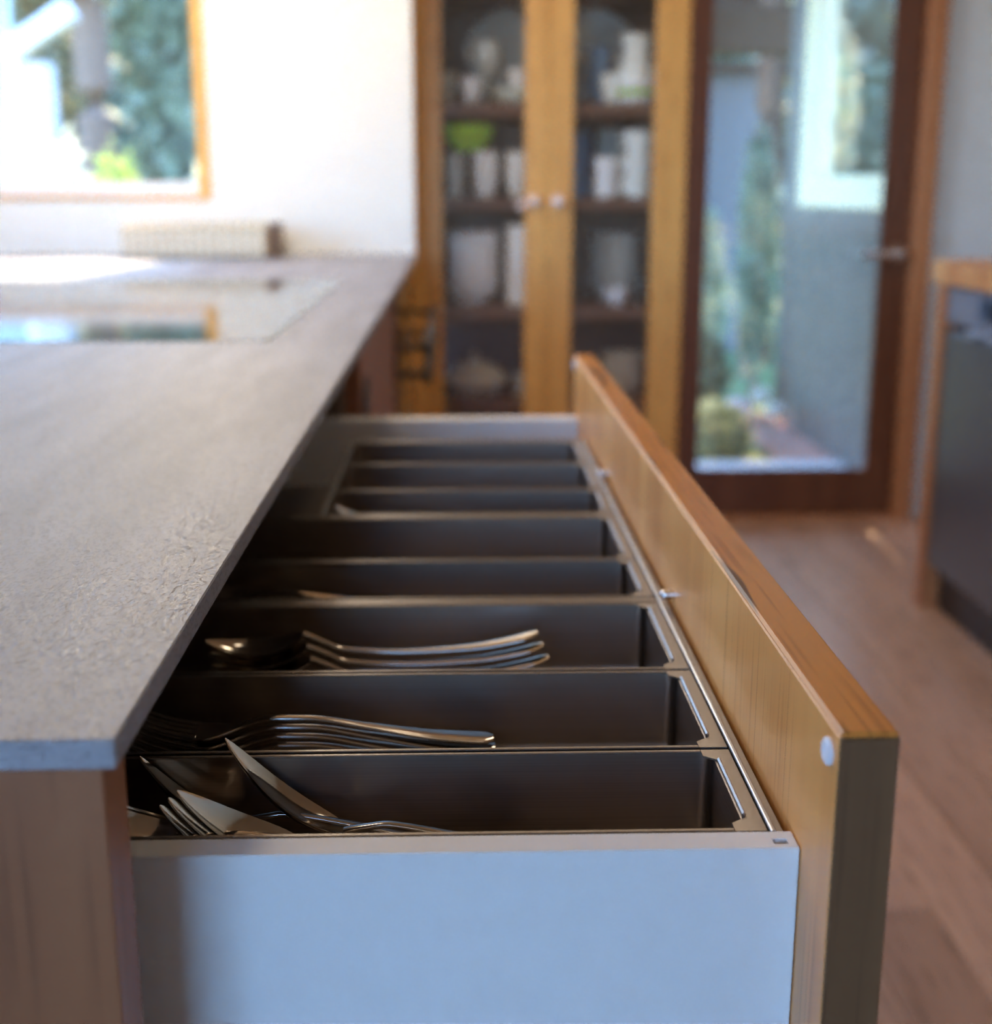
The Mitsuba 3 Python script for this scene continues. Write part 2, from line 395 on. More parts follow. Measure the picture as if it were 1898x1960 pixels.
add(t + '__plinth', box(-0.90, XF - 0.07, 0.45, 1.65, 0.0, 0.10), 'mat_black')
t = thing('base_cabinet', 'closed timber cupboard under the benchtop between the open drawer and the oven', 'cabinet')
add(t + '__body', box(-0.92, XF - 0.02, 1.664, 2.62, 0.10, BZ - 0.012), 'mat_dark_inside')
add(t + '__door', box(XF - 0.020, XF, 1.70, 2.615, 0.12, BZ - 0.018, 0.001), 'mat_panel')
o = trimesh.creation.cylinder(radius=1.0, height=1.0, sections=32)
o.apply_transform(trimesh.transformations.rotation_matrix(math.pi / 2, [0, 1, 0]))
o.apply_scale([0.004, 0.050, 0.030])
o.apply_translation([XF + 0.002, 1.78, 0.80])
add(t + '__door__finger_pull', o, 'mat_black', 'black oval finger pull')
t = thing('oven', 'black oven under the far part of the benchtop with two bar handles', 'oven')
add(t + '__body', box(-0.90, XF - 0.02, 2.625, 3.66, 0.11, BZ - 0.013), 'mat_black')
add(t + '__door', box(XF - 0.02, XF + 0.004, 2.63, 3.595, 0.12, 0.73, 0.002), 'mat_black_gloss')
add(t + '__control_panel', box(XF - 0.02, XF + 0.004, 2.63, 3.595, 0.735, BZ - 0.014, 0.002), 'mat_black_gloss')
for hz in (0.762, 0.704):
    add(t + '__handle', join(box(-0.0745, -0.0565, 2.66, 3.55, hz - 0.013, hz + 0.013, 0.004), *[box(XF, -0.066, y, y + 0.02, hz - 0.006, hz + 0.006) for y in (2.70, 3.48)]), 'mat_black', 'black bar handle')
t = thing('base_cabinet', 'narrow timber cabinet end in the corner beyond the oven', 'cabinet')
add(t + '__body', box(-0.90, XF - 0.035, 3.67, YW - 0.002, 0.0, BZ - 0.013), 'mat_panel')

# ------------------------------------------------------------------ the open drawer
ZR = 0.802
t = thing('drawer', 'wide open cutlery drawer with pale metal sides and a thick orange-brown timber front', 'drawer')
DRAWER = t
XI, XO = 0.1471, 0.1705
slot = box(0.1362, 0.1427, 0.5150, 0.5200, ZR - 0.006, ZR + 0.01)
add(t + '__side_panel', sub(box(-0.34, XI - 0.0004, 0.5115, 0.5270, 0.635, ZR, 0.0006), slot), 'mat_drawer_metal', 'pale satin metal drawer side')
add(t + '__side_panel__slot', box(0.1362, 0.1427, 0.5150, 0.5200, ZR - 0.0062, ZR - 0.0055), 'mat_drawer_slot', 'small rectangular slot')
add(t + '__side_panel', box(-0.34, XI - 0.0004, 1.594, 1.6243, 0.635, ZR, 0.0006), 'mat_drawer_metal', 'pale satin metal drawer side')
add(t + '__bottom_panel', box(-0.34, XI - 0.001, 0.527, 1.594, 0.650, 0.664), 'mat_drawer_metal')
add(t + '__back_panel', box(-0.355, -0.34, 0.5115, 1.6243, 0.635, ZR), 'mat_drawer_metal')
add(t + '__front', box(XI, XO - 0.0006, 0.4685, 1.6565, 0.600, 0.8722, 0.0008), 'mat_front_face', 'upright-grained timber face')
add(t + '__front__top_lipping', box(XI, XO, 0.4661, 1.6565, 0.8722, 0.8752, 0.0014), 'mat_front_edge', 'orange-brown lipping with dark grain streaks')
add(t + '__front__end_lipping', box(XI + 0.0001, XO - 0.0001, 0.4661, 0.4685, 0.600, 0.8730, 0.0008), 'mat_front_end', 'dark brown end lipping')
for y, z in ((0.4802, 0.8615), (1.6450, 0.8635)):
    c = lathe([[0, 0], [0.0058, 0], [0.0058, 0.0012], [0.0046, 0.0022], [0.0028, 0.0022], [0.0022, 0.0016], [0, 0.0016]], n=28)
    c.apply_transform(trimesh.transformations.rotation_matrix(-math.pi / 2, [0, 1, 0]))
    c.apply_translation([XI, y, z])
    add(t + '__front__bumper', c, 'mat_bumper', 'small white bumper disc', smooth=35)
for y, z in ((0.859, 0.8073), (1.268, 0.8049)):
    add(t + '__front__fixing', join(cyl([XI, y, z], [XI - 0.006, y, z], 0.0032), sphere(XI - 0.006, y, z, 0.0036, 2)), 'mat_chrome', 'small chrome fixing', smooth=40)


def rail(y0, y1):
    a = np.linspace(math.pi, math.pi * 0.25, 8)
    pts = [(0.1376, 0.780)] + [(0.1392 + 0.0016 * math.cos(k), 0.8000 + 0.0016 * math.sin(k)) for k in a] + [(0.1404, 0.7996), (0.1400, 0.797), (0.1400, 0.780)]
    return prism_y(pts, y0, y1)


names = ('nearest the camera, holding three trays', 'in the middle of the drawer, holding two trays', 'at the far end of the drawer, holding three shorter trays')
frames = ((0.5285, 0.862, 0.862, 0.872), (0.8735, 1.107, 1.107, 1.117), (1.1185, 1.456, 1.456, 1.464))
for i, (y0, y1, b0, b1) in enumerate(frames):
    t = thing('insert_frame', 'steel insert frame ' + names[i], 'drawer insert', 'steel insert frames in the drawer' if False else None)
    add(t + '__rail', rail(y0, b1 - 0.0002), 'mat_steel_bright', smooth=30)
    add(t + '__plate', box(0.1406, 0.1443, y0, b1 - 0.0002, 0.7972, 0.7996, 0.0003), 'mat_steel_flange')
    add(t + '__crossbar', box(-0.335 if i < 2 else -0.118, 0.1372, b0, b1 - 0.0002, 0.780, 0.8015, 0.001), 'mat_steel_flange')
    add(t + '__floor', box(-0.335, 0.1466, y0, b1 - 0.0002, 0.7475, 0.7490), 'mat_steel_flange')
    for a in (-0.33, 0.12):
        add(t + '__leg', box(a, a + 0.01, y0 + 0.01, y1, 0.664, 0.7475), 'mat_steel_flange')
    if i == 2:
        add(t + '__rail', box(-0.1255, -0.1195, y0, b1 - 0.0002, 0.7492, 0.8015, 0.001), 'mat_steel_flange')

TRAYS = [(0.5295, 0.6165), (0.6195, 0.7295), (0.7325, 0.8605), (0.8755, 0.9690), (0.9730, 1.1055), (1.1205, 1.2110), (1.2150, 1.3330), (1.3370, 1.4545)]
TL = ['deep steel tray just behind the pale drawer side, with a heap of spoons', 'steel tray with stacked forks, second from the camera', 'steel tray with curved-handled spoons, third from the camera', 'steel tray just beyond the first thick crossbar', 'steel tray in front of the second crossbar',
      'steel tray just beyond the second crossbar, a bright spoon tip at its left end', 'middle one of the three short trays at the far end', 'farthest short steel tray, next to the far drawer side']
for i, (y0, y1) in enumerate(TRAYS):
    xl = -0.330 if i < 5 else -0.1185
    t = thing('cutlery_tray', TL[i], 'tray', 'steel cutlery trays in the drawer')
    r = 0.006
    base = man(box(xl, 0.1286, y0, y1, 0.7492, 0.8000))
    corners = [trimesh.creation.icosphere(subdivisions=2, radius=r) for _ in range(8)]
    inner = []
    for k, c in enumerate(corners):
        c.apply_translation([(xl + 0.0012 + r, 0.1274 - r)[k % 2], (y0 + 0.0012 + r, y1 - 0.0012 - r)[(k // 2) % 2], (0.7504 + r, 0.83)[k // 4]])
        inner.append(c.vertices)
    cav = man(trimesh.convex.convex_hull(np.vstack(inner)))
    add(t + '__body', tri(base - cav), 'mat_steel', smooth=35)
    g0, g1 = 0.1222, 0.1290
    pl = [(0.1366, y0), (0.1366, y1), (g0, y1), (g0, y1 - 0.0075), (g1, y1 - 0.0125), (g1, y0 + 0.0125), (g0, y0 + 0.0075), (g0, y0)]
    add(t + '__flange', prism(pl, 0.8001, 0.8010), 'mat_steel_flange', 'flat notched flange')
    for e0, e1 in ((y0, y0 + 0.0026), (y1 - 0.0026, y1)):
        add(t + '__rim', box(xl, 0.1221, e0, e1, 0.8001, 0.8012, 0.0004), 'mat_steel_flange', 'folded top edge')
    add(t + '__lip', box(0.1280, 0.1298, y0 + 0.0130, y1 - 0.0130, 0.7975, 0.8030, 0.0008), 'mat_steel_bright', 'bright rolled lip')


# ------------------------------------------------------------------ cutlery
def place(mesh, origin, xdir, up=(0, 0, 1)):
    x = np.asarray(xdir, float) / np.linalg.norm(xdir)
    y = np.cross(up, x)
    y /= np.linalg.norm(y)
    z = np.cross(x, y)
    m = np.eye(4)
    m[:3, 0], m[:3, 1], m[:3, 2], m[:3, 3] = x, y, z, origin
    c = mesh.copy()
    c.apply_transform(m)
    return c


def bowl_mesh(L, W, D, tilt):
    """Spoon bowl from x=0 (neck) to x=-L (tip), hollow side up, the far end raised by the slope tilt."""
    nu, nv = 34, 17
    u, v = np.meshgrid(np.linspace(0.0, 1, nu), np.linspace(-1, 1, nv), indexing='ij')
    half = W * np.clip(np.sin(np.pi * np.clip(u, 0, 1) ** 0.80) ** 0.62, 0.07, 1) * (1 - 0.10 * u)
    half[-1] = W * 0.06
    x = -L * u
    depth = D * (1 - v ** 2) ** 0.9 * np.sin(np.pi * np.clip(u, 0, 1)) ** 0.8
    z = tilt * L * u - 0.10 * L * np.sin(np.pi * u) - depth
    top = np.stack([x, half * v, z], -1).reshape(-1, 3)
    bot = top - [0, 0, 0.0013]
    f = []
    N = nu * nv
    for i in range(nu - 1):
        for j in range(nv - 1):
            a, b, c, d = i * nv + j, i * nv + j + 1, (i + 1) * nv + j + 1, (i + 1) * nv + j
            f += [[a, c, b], [a, d, c], [N + a, N + b, N + c], [N + a, N + c, N + d]]
    ring = [i * nv for i in range(nu)] + [(nu - 1) * nv + j for j in range(1, nv)] + [i * nv + nv - 1 for i in range(nu - 2, -1, -1)] + [j for j in range(nv - 2, 0, -1)]
    for a, b in zip(ring, ring[1:] + ring[:1]):
        f += [[a, b, N + b], [a, N + b, N + a]]
    m = trimesh.Trimesh(np.vstack([top, bot]), np.array(f), process=False)
    trimesh.repair.fix_normals(m)
    return m


def spoon(key, origin, xdir, up, L=0.062, W=0.020, D=0.008, tilt=0.25, H=0.12, handle=None, label=None, group=None):
    t = thing('spoon', label, 'spoon', group)
    add(t + '__bowl', place(bowl_mesh(L, W, D, tilt), origin, xdir, up), 'mat_cutlery', smooth=50)
    h = handle if handle is not None else [[-0.003, 0, 0.0002], [0.008, 0, 0.0035], [0.020, 0, 0.0060], [0.05, 0, 0.0045], [0.085, 0, 0.001], [H, 0, -0.001]]
    p = smooth_path(h, 40)
    s = np.linspace(0, 1, 40)
    w = 0.0026 + 0.0050 * smooth01(s, 0.25, 1.0) - 0.0045 * smooth01(s, 0.965, 1.0)
    add(t + '__handle', place(sweep(p, w, 0.0012 + 0.0006 * (1 - s), 14, power=2.4), origin, xdir, up), 'mat_cutlery', smooth=50)
    return t


def smooth01(s, a, b):
    k = np.clip((s - a) / (b - a), 0, 1)
    return k * k * (3 - 2 * k)


def fork(end, xdir, up, label, group):
    """Fork whose handle end lies at end; it runs along -x from there."""
    t = thing('fork', label, 'fork', group)
    h = smooth_path([[0, 0, 0], [-0.03, 0, 0.0022], [-0.07, 0, 0.0085], [-0.105, 0, 0.0142], [-0.122, 0, 0.0146], [-0.138, 0, 0.0115]], 40)
    s = np.linspace(0, 1, 40)
    w = 0.0085 - 0.0058 * smooth01(s, 0.0, 0.75) - 0.004 * smooth01(s, 0.035, 0.0)
    add(t + '__handle', place(sweep(h, w, 0.0014, 12, power=2.4), end, xdir, up), 'mat_cutlery', smooth=50)
    h = smooth_path([[-0.1375, 0, 0.0116], [-0.147, 0, 0.0085], [-0.160, 0, 0.0072], [-0.166, 0, 0.0078]], 16)
    s = np.linspace(0, 1, 16)
    add(t + '__head', place(sweep(h, 0.0028 + 0.0090 * smooth01(s, 0.05, 0.8), 0.0012, 14, power=3.0), end, xdir, up), 'mat_cutlery', smooth=50)
    for k in range(4):
        yy = -0.0093 + k * 0.0062
        q = smooth_path([[-0.165, yy, 0.0078], [-0.180, yy * 0.97, 0.0110], [-0.196, yy * 0.93, 0.0170], [-0.207, yy * 0.9, 0.0225]], 12)
        add(t + '__tine', place(sweep(q, np.linspace(0.0017, 0.0008, 12), np.linspace(0.0011, 0.0007, 12), 8), end, xdir, up), 'mat_cutlery', smooth=50)


# forks in the second tray: three nested
for k in range(5):
    fork([0.0180 + 0.001 * k, 0.688 - 0.001 * k, 0.7775 - 0.0050 * k], [1, 0.02, 0.0], (0, 0, 1), ['topmost', 'second', 'third', 'fourth', 'lowest'][k] + ' steel fork of the stack in the second tray, counted from the top', 'forks in the second tray')
# spoons in the near tray
spoon('a', [-0.0552, 0.592, 0.7705], [1, -0.16, -0.055], (0.10, 0.10, 1), L=0.066, W=0.0130, D=0.0055, tilt=0.62, H=0.125, label='spoon lying highest in the near tray, its tip against the tray wall', group='spoons in the near tray')
for k in range(3):
    spoon('b', [-0.0740 - 0.0045 * k, 0.568 + 0.001 * k, 0.7745 - 0.0042 * k], [1, -0.03, -0.12], (0.05, -0.22, 1), L=0.062, W=0.0125, D=0.005, tilt=0.42, H=0.110,
          label=['bright top spoon of the three nested behind the drawer side', 'middle spoon of the three nested behind the drawer side', 'lowest spoon of the three nested behind the drawer side'][k], group='spoons in the near tray')
for k in range(3):
    spoon('c', [-0.124 + 0.004 * k, 0.566 + 0.007 * k, 0.7805 - 0.0042 * k], [1, 0.05, -0.16], (0.05, -0.20, 1), L=0.058, W=0.0125, D=0.005, tilt=0.28, H=0.09,
          label=['upper spoon at the left of the near tray, beside the end panel', 'middle spoon at the left of the near tray, beside the end panel', 'lower spoon at the left of the near tray, beside the end panel'][k], group='spoons in the near tray')
spoon('d', [-0.1080, 0.600, 0.7720], [1, -0.03, -0.10], (0.10, 0.30, 1), L=0.056, W=0.0125, D=0.005, tilt=0.50, H=0.10, label='dark shaded spoon standing at the back left of the near tray', group='spoons in the near tray')
# curved handled spoons in the third tray
HB = [[-0.002, 0, 0.0], [0.012, 0, -0.006], [0.022, 0, -0.0105], [0.06, 0, -0.0130], [0.105, 0, -0.0105], [0.135, 0, -0.0055], [0.152, 0, -0.0005]]
for k in range(3):
    spoon('e', [-0.101 + 0.003 * k, 0.815 - 0.009 * k, 0.7965 - 0.0052 * k], [1, 0.0, 0.0], (0, 0, 1), L=0.066, W=0.0175, D=0.006, tilt=-0.06, handle=HB, label=['top spoon with an upturned handle in the third tray', 'middle spoon with an upturned handle in the third tray', 'bottom spoon with an upturned handle in the third tray'][k], group='spoons in the third tray')
spoon('f', [-0.155, 0.945, 0.7810], [1, -0.12, -0.05], (0.05, -0.2, 1), L=0.055, W=0.015, D=0.006, tilt=0.25, H=0.10, label='spoon beyond the first crossbar, partly under the benchtop', group=None)
spoon('g', [-0.075, 1.166, 0.7800], [1, 0.05, -0.06], (0.05, -0.3, 1), L=0.040, W=0.011, D=0.005, tilt=0.45, H=0.10, label='small spoon with a bright tip in the tray beyond the second crossbar', group=None)

# ------------------------------------------------------------------ basket on the bench
t = thing('wicker_basket', 'long low woven basket on the far bench against the white wall', 'basket')
bk = sub(box(-0.93, -0.525, 3.70, 3.90, BZ + 0.0005, BZ + 0.085, 0.012), box(-0.918, -0.537, 3.712, 3.888, BZ + 0.012, BZ + 0.2))
add(t + '__body', bk, 'mat_wicker')
rim = [[-0.925, 3.705], [-0.53, 3.705], [-0.53, 3.895], [-0.925, 3.895]]
add(t + '__end', box(-0.5245, -0.510, 3.702, 3.898, BZ + 0.0005, BZ + 0.095, 0.004), 'mat_honey_inside', 'dark brown wooden end')
add(t + '__rim', join(*[tube([[a[0], a[1], BZ + 0.085], [(a[0] + b[0]) / 2, (a[1] + b[1]) / 2, BZ + 0.085], [b[0], b[1], BZ + 0.085]], 0.007, 8) for a, b in zip(rim, rim[1:] + rim[:1])]), 'mat_wicker', smooth=40)

# ------------------------------------------------------------------ china cabinet
t = thing('china_cabinet', 'tall honey coloured timber cabinet with two glazed doors, full of crockery', 'cabinet')
CB = t
cx0, cx1, cy1, ctop = -0.185, 0.7220, 4.65, 2.15
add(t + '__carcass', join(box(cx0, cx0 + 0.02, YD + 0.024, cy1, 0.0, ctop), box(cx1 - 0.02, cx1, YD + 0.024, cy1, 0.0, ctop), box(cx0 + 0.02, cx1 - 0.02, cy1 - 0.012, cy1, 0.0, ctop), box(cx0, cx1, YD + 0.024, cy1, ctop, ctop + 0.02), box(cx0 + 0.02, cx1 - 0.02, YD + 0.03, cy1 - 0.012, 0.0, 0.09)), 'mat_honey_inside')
SH = [(1.2986, 1.3406), (1.0113, 1.0515), (0.6621, 0.7074), (0.356, 0.3977), (1.66, 1.70)]
for z0, z1 in SH:
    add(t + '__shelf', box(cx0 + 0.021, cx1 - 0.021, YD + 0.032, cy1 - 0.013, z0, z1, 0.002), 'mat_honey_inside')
for side, (d0, d1, o0, o1) in enumerate(((cx0, 0.2842, -0.0495, 0.2120), (0.2858, cx1, 0.3630, 0.6171))):
    dm = sub(box(d0, d1, YD, YD + 0.022, 0.10, ctop, 0.002), box(o0, o1, YD - 0.1, YD + 0.1, 0.20, 2.05))
    k = f'{t}__door' if side == 0 else f'{t}__door_001'
    add(k, dm, 'mat_honey')
    add(k + '__pane', box(o0 - 0.006, o1 + 0.006, YD + 0.010, YD + 0.013, 0.194, 2.056), 'mat_pane')
    kx = 0.2400 if side == 0 else 0.3165
    add(k + '__knob', join(cyl([kx, YD, 1.040], [kx, YD - 0.018, 1.040], 0.006), sphere(kx, YD - 0.024, 1.040, 0.0185, 3)), 'mat_painted_glint', 'round knob painted pale for its metal glint', smooth=40)
add(f'{t}__door__added_glint', join(cyl([0.2005, YD + 0.002, 1.026], [0.2005, YD - 0.006, 1.026], 0.004), sphere(0.2005, YD - 0.010, 1.026, 0.0145, 3)), 'mat_painted_glint', 'small pale ball added for a stray highlight', smooth=40)  # ball added for a third bright spot beside the knobs

PY = 4.40


def cup(r, h, foot=0.6, w=0.004):
    return [[0, 0], [r * foot, 0], [r * foot, 0.004], [r * 0.92, h * 0.55], [r, h], [r - w, h], [r * 0.90 - w, h * 0.55], [r * foot * 0.9, 0.010], [0, 0.009]]


def bowl(r, h, w=0.004):
    return [[0, 0], [r * 0.5, 0], [r * 0.5, 0.006], [r * 0.82, h * 0.35], [r, h], [r - w, h], [r * 0.80, h * 0.40], [r * 0.45, 0.011], [0, 0.010]]


def plate(r, h=0.016):
    return [[0, 0], [r * 0.6, 0], [r * 0.62, 0.003], [r, h], [r, h + 0.003], [r * 0.62, 0.008], [0, 0.007]]


def dish(name, label, cat, prof, m, x, y, z, group=None, n=36):
    return add(thing(name, label, cat, group), lathe(prof, x, y, z, n), m, smooth=40)


HD = lambda x, y, z, h, r: tube(smooth_path([[x, y, z + h * 0.82], [x + r * 0.9, y - 0.004, z + h * 0.8], [x + r * 0.95, y - 0.004, z + h * 0.4], [x, y, z + h * 0.22]], 16), 0.0045, 8)



def ORD(k, n):
    return 'lowest' if k == 0 else 'topmost' if k == n - 1 else ('second', 'third', 'fourth', 'fifth', 'sixth')[k - 1] + ' lowest'


# top shelf
z = 1.3412
pl = lathe([[0, 0], [0.17, 0], [0.18, 0.004], [0.272, 0.024], [0.274, 0.028], [0.26, 0.027], [0.178, 0.010], [0, 0.007]], n=64)
pl.apply_scale([1.04, 0.64, 1.0])
pl.apply_transform(trimesh.transformations.rotation_matrix(math.radians(78), [1, 0, 0]))
pl.apply_translation([0.315, 4.575, z + 0.1755 * math.sin(math.radians(78)) + 0.0005])
add('platter', pl, 'mat_grey_china', 'very large oval grey platter standing upright at the back of the top shelf', 'platter', smooth=40)
dish('cup', 'tiny beige cup at the left edge of the top shelf', 'cup', cup(0.026, 0.10), 'mat_beige_china', -0.030, 4.42, z)
dish('cup', 'small bright white cup at the front left of the top shelf', 'cup', cup(0.036, 0.078), 'mat_white_china', 0.045, 4.33, z)
dish('goblet', 'smoky grey goblet behind the small white cup on the top shelf', 'goblet', [[0, 0], [0.035, 0], [0.034, 0.004], [0.007, 0.010], [0.006, 0.085], [0.030, 0.105], [0.044, 0.15], [0.042, 0.195], [0.039, 0.195], [0.040, 0.15], [0.027, 0.108], [0, 0.10]], 'mat_pale_china', 0.095, 4.44, z)
for k in range(4):
    dish('saucer', ORD(k, 4) + ' saucer of the low pile beside the centre stiles on the top shelf', 'saucer', plate(0.072, 0.010), 'mat_pale_china', 0.185, 4.36, z + 0.0105 * k, 'saucers piled on the top shelf')
dish('cup', 'white cup standing on the pile of saucers', 'cup', cup(0.034, 0.06), 'mat_white_china', 0.195, 4.36, z + 0.0105 * 4 + 0.002)
dish('bottle', 'dark slim bottle right of the centre stiles on the top shelf', 'bottle', [[0, 0], [0.024, 0], [0.025, 0.005], [0.025, 0.12], [0.011, 0.155], [0.011, 0.20], [0, 0.20]], 'mat_smoke', 0.405, 4.45, z)
dish('vase', 'pale ribbed vase on the top shelf right of the dark bottle', 'vase', [[0, 0], [0.026, 0], [0.030, 0.05], [0.034, 0.18], [0.031, 0.18], [0.026, 0.05], [0, 0.01]], 'mat_blue_china', 0.462, 4.44, z)
t = thing('pitcher', 'white bulbous pitcher at the right end of the top shelf', 'pitcher')
add(t + '__body', lathe([[0, 0], [0.045, 0], [0.050, 0.006], [0.068, 0.05], [0.066, 0.09], [0.045, 0.135], [0.040, 0.16], [0.052, 0.208], [0.048, 0.208], [0.036, 0.16], [0.041, 0.135], [0.060, 0.09], [0.04, 0.012], [0, 0.01]], 0.572, 4.36, z, 40), 'mat_pale_china', smooth=40)
add(t + '__handle', HD(0.610, 4.36, z + 0.02, 0.18, 0.03), 'mat_pale_china', smooth=40)
add(t + '__band', lathe([[0.0595, 0.026], [0.0622, 0.028], [0.0668, 0.040], [0.0650, 0.042]], 0.572, 4.36, z, 40), 'mat_lime', 'green painted band', smooth=40)
dish('cup', 'pale cup in front of the vase on the top shelf', 'cup', cup(0.036, 0.09), 'mat_pale_china', 0.492, 4.36, z)

# second shelf
z = 1.0520
for k in range(2):
    dish('tumbler', ['lower', 'upper'][k] + ' grey tumbler of the stack at the left edge of the second shelf', 'tumbler', cup(0.034, 0.105, 0.8), 'mat_grey_china', -0.008, 4.38, z + 0.032 * k)
CL = ['lowest', 'middle', 'topmost']
for k in range(3):
    dish('cup', f'{CL[k]} white cup of the stack left of the centre on the second shelf', 'cup', cup(0.043, 0.082, 0.62), 'mat_white_china', 0.090, 4.36, z + 0.030 * k, 'white cups stacked on the second shelf')
for k in range(3):
    dish('cup', f'{CL[k]} white cup of the stack hard against the centre stiles on the second shelf', 'cup', cup(0.040, 0.082, 0.62), 'mat_white_china', 0.196, 4.37, z + 0.030 * k, 'white cups stacked on the second shelf')
dish('bowl', 'lime green bowl standing in for a green reflection, on the tumblers and cups of the second shelf', 'bowl', bowl(0.088, 0.080), 'mat_lime', 0.034, 4.38, z + 0.1435)  # bowl shape added in place of a green garden reflection in the glass
dish('jug', 'blue jug behind the cups at the centre right of the second shelf', 'jug', [[0, 0], [0.05, 0], [0.058, 0.10], [0.048, 0.215], [0.044, 0.215], [0.05, 0.1], [0, 0.01]], 'mat_blue_china', 0.400, 4.56, z)
dish('jar', 'grey green jar behind the mugs, right of the blue jug on the second shelf', 'jar', [[0, 0], [0.042, 0], [0.046, 0.10], [0.042, 0.22], [0, 0.225]], 'mat_grey_china', 0.515, 4.575, z)
for k in range(2):
    t = thing('mug', ['lower', 'upper'][k] + ' white mug of the short stack on the right of the second shelf', 'mug')
    add(t + '__body', lathe(cup(0.040, 0.062, 0.82), 0.478, 4.35, z + 0.063 * k, 36), 'mat_white_china', smooth=40)
    add(t + '__handle', HD(0.514, 4.35, z + 0.063 * k, 0.062, 0.022), 'mat_white_china', smooth=40)
for k in range(3):
    t = thing('mug', CL[k] + ' pale mug of the tall stack at the right edge of the second shelf', 'mug')
    add(t + '__body', lathe(cup(0.049, 0.068, 0.82), 0.585, 4.36, z + 0.069 * k, 36), 'mat_pale_china', smooth=40)
    add(t + '__handle', HD(0.545, 4.36, z + 0.069 * k, 0.068, -0.02), 'mat_pale_china', smooth=40)

# third shelf
z = 0.7080
for k in range(7):
    dish('bowl', ORD(k, 7) + ' white bowl of the tall stack on the left of the third shelf', 'bowl', bowl(0.093, 0.075), 'mat_white_china', 0.047, 4.40, z + 0.026 * k, 'white bowls stacked on the third shelf')
dish('jar', 'tall white cylinder jar beside the bowls on the third shelf', 'jar', [[0, 0], [0.046, 0], [0.048, 0.004], [0.048, 0.245], [0.045, 0.255], [0.040, 0.255], [0.040, 0.02], [0, 0.02]], 'mat_white_china', 0.206, 4.35, z)
for k in range(6):
    dish('bowl', ORD(k, 6) + ' grey bowl of the stack at the back right of the third shelf', 'bowl', bowl(0.092, 0.085), 'mat_grey_china', 0.535, 4.50, z + 0.028 * k, 'grey bowls stacked on the third shelf')
dish('cup', 'small white cup at the front of the grey bowls on the third shelf', 'cup', bowl(0.045, 0.052), 'mat_white_china', 0.520, 4.335, z)
dish('glass', 'small clear glass beside the white cup on the third shelf', 'glass', cup(0.026, 0.075, 0.8), 'mat_tumbler', 0.598, 4.345, z)

# bottom shelf
z = 0.3985
t = thing('tureen', 'wide beige tureen with a domed lid on the bottom shelf', 'tureen')
add(t + '__bowl', lathe([[0, 0], [0.07, 0], [0.085, 0.01], [0.115, 0.05], [0.112, 0.062], [0.10, 0.06], [0.07, 0.015], [0, 0.012]], 0.055, 4.42, z, 40), 'mat_beige_china', smooth=40)
add(t + '__lid', lathe([[0.113, 0.062], [0.105, 0.07], [0.07, 0.10], [0.03, 0.115], [0, 0.117], [0, 0.113], [0.07, 0.095], [0.104, 0.063]], 0.055, 4.42, z, 40), 'mat_beige_china', smooth=40)
add(t + '__lid__knob', sphere(0.055, 4.42, z + 0.128, 0.016, 2), 'mat_beige_china', smooth=40)
dish('tumbler', 'grey tumbler beside the centre stiles on the bottom shelf', 'tumbler', cup(0.026, 0.075, 0.8), 'mat_grey_china', 0.212, 4.38, z)
for k in range(4):
    dish('bowl', ORD(k, 4) + ' beige bowl of the stack on the right of the bottom shelf', 'bowl', bowl(0.080, 0.06), 'mat_beige_china', 0.555, 4.40, z + 0.027 * k, 'beige bowls stacked on the bottom shelf')

# ------------------------------------------------------------------ right counter and dishwasher
t = thing('timber_counter', 'counter of pale and orange timber staves above the dishwasher', 'counter')
y, k = 3.335, 0
while y > 1.7:
    add(t + '__stave', box(1.205, XR - 0.002, y - 0.093, y, 0.850, 0.905, 0.001), f'mat_stave_{(0, 1, 2, 1, 0, 2)[k % 6]}')
    y -= 0.0934
    k += 1
t = thing('counter_end_panel', 'reddish timber panel closing the counter beside the dishwasher', 'panel')
add(t + '__board', box(1.215, XR - 0.002, 3.270, 3.312, 0.0, 0.849, 0.001), 'mat_trim')
t = thing('dishwasher', 'dark grey steel dishwasher under the timber counter', 'dishwasher')
add(t + '__body', box(1.25, XR - 0.05, 2.42, 3.262, 0.10, 0.845), 'mat_black')
door = sub(box(1.2216, 1.25, 2.425, 3.258, 0.125, 0.735, 0.004))
add(t + '__door', door, 'mat_dish_metal')
ctl = sub(box(1.2216, 1.25, 2.425, 3.258, 0.755, 0.842, 0.003), box(1.20, 1.243, 2.50, 3.06, 0.776, 0.83))
add(t + '__control_panel', ctl, 'mat_dish_strip', 'blue-grey control strip with a dark handle recess')
add(t + '__control_panel__recess', box(1.2425, 1.244, 2.50, 3.06, 0.776, 0.83), 'mat_black', 'black recess')
lip = smooth_path([[1.2216, 3.10, 0.745], [1.210, 3.06, 0.748], [1.205, 2.84, 0.750], [1.210, 2.52, 0.748], [1.2216, 2.47, 0.745]], 24)
add(t + '__handle_lip', sweep(lip, 0.010, 0.008, 12), 'mat_dish_strip', 'curved handle lip', smooth=40)
add(t + '__kickboard', box(1.262, 1.275, 2.42, 3.262, 0.0, 0.12), 'mat_black')
t = thing('base_cabinet', 'timber cabinet under the counter nearer than the dishwasher', 'cabinet')
add(t + '__body', box(1.222, XR - 0.05, 1.75, 2.415, 0.0, 0.848), 'mat_trim')


